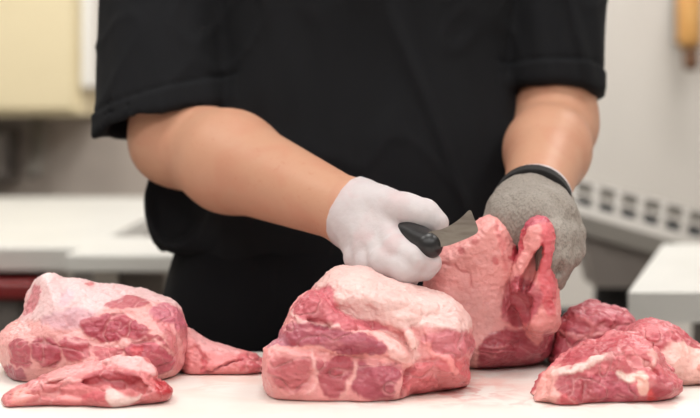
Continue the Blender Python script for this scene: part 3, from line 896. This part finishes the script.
# white glove on the knife hand
g = Vol((-0.04, 1.42, 0.96), (0.13, 1.60, 1.10), 0.0014)
hand(g, R_PALM, R_THUMB, R_FING, 0.0015, 0.0035)
g.cone(P(356, 211, 1.545), P(330, 203, 1.57), .0290, .0285, .015)
ax = RW - RE; ax /= np.linalg.norm(ax)
g.plane(P(347, 208, 1.55), -ax * [1, .45, 1] + np.array([0.0, 0, 0.05]))
sl, X, Y, Z = g.grid()
g.F = g.F + (0.0009 * fbm(X * 60, Y * 60, Z * 45, 3)).astype(np.float32)
V, Q = g.nets(); V = smooth(V, Q, 2)
wg = mesh_obj('white_glove', V, Q, M['white_glove'], person)
wg['label'] = 'thin white glove'
g = Vol((-0.06, 1.48, 1.00), (0.06, 1.62, 1.13), 0.0012)
g.cone(P(368, 214, 1.54), P(320, 200, 1.575), .0300, .0298)
nrm = -ax * [1, .45, 1] + np.array([0.0, 0, 0.05]); nrm /= np.linalg.norm(nrm)
g.plane(P(347, 208, 1.55) + nrm * .0015, nrm); g.plane(P(347, 208, 1.55) - nrm * .003, -nrm)
V, Q = g.nets(); mesh_obj('cuff_rim', smooth(V, Q, 2), Q, M['white_glove'], wg)

# grey knit glove on the holding hand
g = Vol((0.11, 1.42, 0.95), (0.26, 1.66, 1.12), 0.0014)
hand(g, L_PALM, L_THUMB, L_FING, 0.003, 0.004)
g.chain([P(556, 237, 1.485), P(556, 257, 1.480), P(552, 275, 1.490)], [.0025, .003, .003], .004, op='d')
g.chain([P(564, 237, 1.488), P(564, 257, 1.482), P(558, 273, 1.494)], [.0025, .003, .003], .004, op='d')
g.chain([P(514, 223, 1.497), P(512, 237, 1.499), P(515, 255, 1.505)], [.002, .004, .004], .008, op='d')
g.cone(P(533, 211, 1.585), P(535, 201, 1.625), .0345, .034, .015)
ax2 = LW - LE; ax2 /= np.linalg.norm(ax2)
g.plane(P(533, 207, 1.597), -ax2)
sl, X, Y, Z = g.grid()
g.F = g.F + (0.002 * fbm(X * 55, Y * 55, Z * 45, 3)).astype(np.float32)
V, Q = g.nets(); V = smooth(V, Q, 1)
gg = mesh_obj('grey_glove', V, Q, M['grey_glove'], person)
gg['label'] = 'grey cut-resistant knit glove'
g = Vol((0.10, 1.48, 1.02), (0.27, 1.72, 1.16), 0.0014)
g.cone(P(532, 211, 1.565), P(535, 195, 1.635), .0392, .0375)
g.plane(P(533, 208, 1.580), ax2); g.plane(P(533, 203, 1.606), -ax2)
V, Q = g.nets()
mesh_obj('cuff', V, Q, M['black_knit'], gg)['label'] = 'black elastic cuff'
g = Vol((0.10, 1.48, 1.00), (0.27, 1.72, 1.16), 0.0014)
g.cone(P(534, 209, 1.575), P(537, 193, 1.645), .0362, .0362)
g.plane(P(533, 208, 1.595), ax2); g.plane(P(533, 203, 1.623), -ax2)
V, Q = g.nets()
mesh_obj('inner_glove', V, Q, M['white_glove'], person)['label'] = 'rim of white inner glove above the black cuff'

# ==== KNIFE ====
ka, kb = P(417, 239, 1.466), P(429, 245, 1.450)
knife = thing('knife', 'boning knife with black handle and short curved blade in the white glove', 'knife', tuple(ka))
hv = Vol(np.minimum(ka, kb) - .03, np.maximum(ka, kb) + .03, .001)
kd = (kb - ka) / np.linalg.norm(kb - ka)
hv.cone(ka - kd * .02, kb, .0142, .0125)
V, Q = hv.nets(); mesh_obj('handle', V, Q, M['handle'], knife)
outl = catmull([(422, 236), (432, 231), (442, 229), (454, 223), (463, 216), (470, 210), (474, 218), (478, 231), (470, 237), (458, 242), (446, 246), (434, 247), (425, 243)], 4)
VV, FF = [], []
for side in (-1, 1):
    for (u, v) in outl:
        t = (u - 422) / 56.0
        VV.append(P(u, v, 1.447 - 0.012 * t + side * 0.0006 * (1.2 - t)))
n = len(outl)
FF.append(list(range(n))[::-1]); FF.append(list(range(n, 2 * n)))
for i in range(n):
    FF.append([i, (i + 1) % n, n + (i + 1) % n, n + i])
mesh_obj('blade', np.array(VV), FF, M['steel'], knife, smoothed=False)['label'] = 'short curved steel blade'

# ==== TABLE ====
table = thing('cutting_table', 'white cutting table carrying all the raw pork, smeared with pink juice', 'table', (0, 1.31, 0.0))
v, f = box((-1.1, 0.98, 0.86), (1.1, 1.66, TABLE_Z), 0.006); mesh_obj('board', v, f, M['board'], table, smoothed=False)
v, f = join([box((-1.05, 1.02, .80), (1.05, 1.05, .859)), box((-1.05, 1.59, .80), (1.05, 1.62, .859)), box((-1.05, 1.05, .80), (-1.02, 1.59, .859)), box((1.02, 1.05, .80), (1.05, 1.59, .859))])
mesh_obj('frame', v, f, M['stainless'], table, smoothed=False)
for x in (-1.03, 1.03):
    for y in (1.04, 1.60):
        v, f = box((x - .02, y - .02, 0), (x + .02, y + .02, .80), .003); mesh_obj('leg', v, f, M['stainless'], table, smoothed=False)

# ==== ROOM ====
def struct(name, v, f, m):
    o = mesh_obj(name, v, f, m, smoothed=False); o['kind'] = 'structure'
    o['label'] = name.replace('_', ' ') + ' of the preparation room'
    o['category'] = name.split('_')[0]
    return o
X0, X1, Y0, Y1, H = -2.6, 2.6, -2.6, 5.6, 2.7
struct('floor', *box((X0, Y0, -.1), (X1, Y1, 0)), M['floor'])
struct('ceiling', *box((X0, Y0, H), (X1, Y1, H + .1)), M['ceiling'])
panels = []
xs = [-0.25, 0.62, 1.28, 1.94, X1]
struct('wall_back', *join([box((-0.10, Y1, 0), (X1, Y1 + .1, H))] + [box((x + .004, Y1 - .012, .0), (x2 - .004, Y1 - .0, H)) for x, x2 in zip(xs[:-1], xs[1:])] ), M['wall'])
struct('wall_back_grey', *box((X0, Y1 - .004, 0), (-0.10, Y1 + .1, H)), M['wall_grey'])
struct('wall_left', *box((X0 - .1, Y0, 0), (X0, Y1, H)), M['wall'])
struct('wall_right', *box((X1, Y0, 0), (X1 + .1, Y1, H)), M['wall'])
struct('wall_front', *box((X0, Y0 - .1, 0), (X1, Y0, H)), M['wall'])

# ceiling lamps
k = 0
for y in (-1.5, -0.1, 1.5, 3.2, 4.8):
    for x in (-1.2, 0.0, 1.2):
        t = thing('ceiling_lamp', 'flat white ceiling lamp above the room', 'lamp', (x, y, H), 'ceiling lamps')
        v, f = join([box((x - .32, y - .32, H - .03), (x + .32, y - .30, H)), box((x - .32, y + .30, H - .03), (x + .32, y + .32, H)),
                     box((x - .32, y - .30, H - .03), (x - .30, y + .30, H)), box((x + .30, y - .30, H - .03), (x + .32, y + .30, H))])
        mesh_obj('frame', v, f, M['white_trim'], t, smoothed=False)
        v, f = box((x - .30, y - .30, H - .02), (x + .30, y + .30, H - .006)); mesh_obj('diffuser', v, f, M['lamp'], t, smoothed=False)
        li = bpy.data.lights.new('lamp_light', 'AREA'); li.shape = 'SQUARE'; li.size = 0.58; li.energy = {-1.5: 18, -0.1: 36, 1.5: 24}.get(y, 34); li.color = (1, .975, .945)
        lo = bpy.data.objects.new('lamp_light', li); C.objects.link(lo); lo.location = (x, y, H - .035); lo.parent = t
        lo.location = (0, 0, -.035)

# ==== BACKGROUND ====
def counter(name, label, x0, x1, y0, y1, z, th, body_mat, top_mat, depth_in=0.04):
    t = thing(name, label, 'table', ((x0 + x1) / 2, (y0 + y1) / 2, 0))
    v, f = box((x0, y0, z - th), (x1, y1, z), .006); mesh_obj('top', v, f, top_mat, t, smoothed=False)
    v, f = box((x0 + .06, y0 + .12, .12), (x1 - .06, y1 - .05, z - th - .001), .004); mesh_obj('cabinet_body', v, f, body_mat, t, smoothed=False)
    for x in (x0 + .06, x1 - .06):
        for y in (y0 + .06, y1 - .06):
            v, f = box((x - .02, y - .02, 0), (x + .02, y + .02, z - th - .001)); mesh_obj('leg', v, f, M['stainless'], t, smoothed=False)
    return t
counter('counter', 'long white counter against the grey wall at far left', -1.9, -0.47, 2.95, 4.7, .90, .045, M['dark_grey'], M['poly_white'])
counter('counter', 'small white block table beside the butcher, right of the long counter', -0.455, -0.22, 2.62, 3.0, .915, .03, M['mid_grey'], M['poly_white'])

# red tray under the left counter's front edge
t = thing('crate', 'red plastic crate under the front edge of the long counter', 'crate', (-0.95, 2.96, 0))
v, f = box((-1.3, 2.88, .814), (-0.556, 3.05, .842), .005); mesh_obj('rim', v, f, M['red'], t, smoothed=False)
v, f = box((-1.27, 2.90, .0), (-0.58, 3.03, .813), .01); mesh_obj('crate_body', v, f, M['dark_grey'], t, smoothed=False)

# cream cupboard, upper left
t = thing('wall_cupboard', 'cream cupboard hanging on the grey wall, upper left', 'cupboard', (-1.2, 5.4, 1.15))
v, f = box((-1.9, 5.18, 1.13), (-0.845, 5.59, 2.2), .01); mesh_obj('carcass', v, f, M['cream'], t, smoothed=False)
v, f = box((-1.88, 5.155, 1.15), (-0.865, 5.178, 2.18), .006); mesh_obj('door', v, f, M['cream'], t, smoothed=False)
v, f = box((-0.844, 5.17, 1.22), (-0.815, 5.59, 2.2), .006); mesh_obj('edge_strip', v, f, M['white_trim'], t, smoothed=False)

# pipe and box on the wall under the cupboard
v, f = tube([(-1.04, 5.5, 1.13), (-1.04, 5.5, 1.0), (-1.04, 5.46, .96), (-1.04, 5.4, .95)], .025)
tag(mesh_obj('pipe', v, f, M['light_grey']), 'pale pipe coming down the grey wall under the cream cupboard', 'pipe')
t = thing('control_box', 'dark grey box on the grey wall below the cream cupboard', 'box', (-1.2, 5.5, .9))
v, f = box((-1.36, 5.42, .915), (-1.12, 5.595, 1.09), .01); mesh_obj('housing', v, f, M['dark_grey'], t, smoothed=False)
v, f = box((-1.34, 5.41, .935), (-1.14, 5.419, 1.07), .004); mesh_obj('lid', v, f, M['mid_grey'], t, smoothed=False)

# slotted tray machine on the right
mc = thing('hopper_machine', 'grey machine with slotted sloping tray and tapering body, behind the grey glove', 'machine', tuple(P(622, 240, 3.2) * [1, 1, 0]))
A, B = P(566, 177, 3.30), P(712, 214, 3.30)      # rear top corners of the tray
Cc, Dd = P(572, 212, 3.08), P(668, 240, 3.08)
def lerp(a, b, t): return a + (b - a) * t
Cx = P(572, 212, 3.08); Dx = P(712, 252, 3.08)
up = np.array([0, 0, 1.0])
cuts = [0.0, .07, .17, .255, .345, .43, .525, .61, .70, .79, .88, .95, 1.0]
parts = []
def slab(a0, a1, b0, b1, th):
    Vq = np.array([a0, a1, b1, b0, a0 - up * th, a1 - up * th, b1 - up * th, b0 - up * th])
    return Vq, [[0, 3, 2, 1], [4, 5, 6, 7], [0, 1, 5, 4], [1, 2, 6, 5], [2, 3, 7, 6], [3, 0, 4, 7]]
parts.append(slab(lerp(A, Cx, -.05), lerp(B, Dx, -.05), lerp(A, Cx, .04), lerp(B, Dx, .04), .02))
parts.append(slab(lerp(A, Cx, .73), lerp(B, Dx, .73), Cx, Dx, .035))
for i in range(7):
    t0, t1 = i * .155 - .022, i * .155 + .03
    a0, a1 = lerp(A, B, t0 + .05), lerp(A, B, t1 + .05)
    b0, b1 = lerp(Cx, Dx, t0), lerp(Cx, Dx, t1)
    parts.append(slab(lerp(a0, b0, .0), lerp(a1, b1, .0), lerp(a0, b0, .74), lerp(a1, b1, .74), .015))
v, f = join(parts); mesh_obj('slotted_tray', v, f, M['light_grey'], mc, smoothed=False)
v, f = slab(lerp(A, Cx, .02) - up * .03, lerp(B, Dx, .02) - up * .03, lerp(A, Cx, .9) - up * .03, lerp(B, Dx, .9) - up * .03, .01)
mesh_obj('slot_shade_sheet', v, f, M['black'], mc, smoothed=False)  # added black sheet under the bars; its colour gives the slots their shade
h0, h1 = P(578, 216, 3.09), P(664, 240, 3.09); h2, h3 = P(636, 288, 3.11), P(596, 288, 3.11)
back_ = np.array([0, .16, 0])
Vq = np.array([h0, h1, h2, h3, h0 + back_, h1 + back_, h2 + back_, h3 + back_])
mesh_obj('hopper', Vq, [[0, 3, 2, 1], [4, 5, 6, 7], [0, 1, 5, 4], [1, 2, 6, 5], [2, 3, 7, 6], [3, 0, 4, 7]], M['mid_grey'], mc, smoothed=False)
cpt = P(616, 280, 3.2)
v, f = lathe([(.12, 0), (.12, .03), (.045, .06), (.042, .80), (.05, .845)], (cpt[0], 3.2, 0)); mesh_obj('pedestal', v, f, M['black'], mc)
# black tub left of the pedestal
tb = P(575, 300, 2.7)
t = thing('bin', 'black bin beside the machine pedestal behind the table', 'bin', (tb[0], 2.62, 0))
v, f = lathe([(.10, 0), (.115, .40), (.13, .79), (.135, .80), (.135, .815), (.125, .815), (.12, .79), (.1, .1), (.002, .08)], (tb[0] - .02, 2.62, 0)); mesh_obj('bin_body', v, f, M['black'], t)

# white side table on the right
wt = thing('side_table', 'white table top at right, past the tapering machine', 'table', (0.95, 3.3, 0))
zt = .90
pts = [P(628, 292, 2.2), P(663, 244, 3.02), P(900, 244, 3.02), P(900, 292, 2.2)]
pts = [np.array([p[0], p[1], zt]) for p in pts]
Vq = np.array(pts + [p - up * .04 for p in pts])
mesh_obj('top', Vq, [[0, 3, 2, 1], [4, 5, 6, 7], [0, 1, 5, 4], [1, 2, 6, 5], [2, 3, 7, 6], [3, 0, 4, 7]], M['poly_white'], wt, smoothed=False)
v, f = box((.60, 2.36, .0), (.98, 2.90, .859), .01); mesh_obj('cabinet_body', v, f, M['dark_grey'], wt, smoothed=False)

# tan dispenser on the back wall, upper right
c0 = P(699, 30, 5.3)
t = thing('dispenser', 'tan wall dispenser with brown nozzle at the upper right', 'dispenser', (c0[0], 5.5, c0[2]))
v, f = lathe([(.002, -.03), (.035, -.03), (.042, .0), (.042, .16), (.03, .20), (.002, .205)], (c0[0], 5.45, c0[2] - .02)); mesh_obj('bottle', v, f, M['amber'], t)
v, f = lathe([(.002, -.07), (.02, -.07), (.026, -.05), (.026, .0), (.002, .005)], (c0[0] + .005, 5.45, c0[2] - .055)); mesh_obj('nozzle', v, f, M['brown'], t)
v, f = box((c0[0] - .03, 5.49, c0[2] - .03), (c0[0] + .03, 5.588, c0[2] + .17), .004); mesh_obj('bracket', v, f, M['mid_grey'], t, smoothed=False)

# ==== LIGHT, WORLD, CAMERA ====
w = bpy.data.worlds.new('world'); sc.world = w; w.use_nodes = True
w.node_tree.nodes['Background'].inputs[0].default_value = (1, 1, 1, 1)
w.node_tree.nodes['Background'].inputs[1].default_value = 0.3

cam = bpy.data.cameras.new('camera'); co = bpy.data.objects.new('camera', cam); C.objects.link(co)
co.location = (0, 0, HC); co.rotation_euler = (math.pi / 2, 0, 0)
cam.sensor_width = 36; cam.sensor_fit = 'HORIZONTAL'; cam.lens = FPX / 700 * 36
cam.shift_y = -(209 - HROW) / 700.0
cam.clip_start = 0.05
cam.dof.use_dof = True; cam.dof.focus_distance = 1.44; cam.dof.aperture_fstop = 5.0
sc.camera = co

sc.view_settings.view_transform = 'Standard'
sc.view_settings.look = 'None'
sc.view_settings.gamma = 1.0
sc.view_settings.exposure = -1.38
sc.cycles.use_denoising = True
sc.cycles.max_bounces = 6
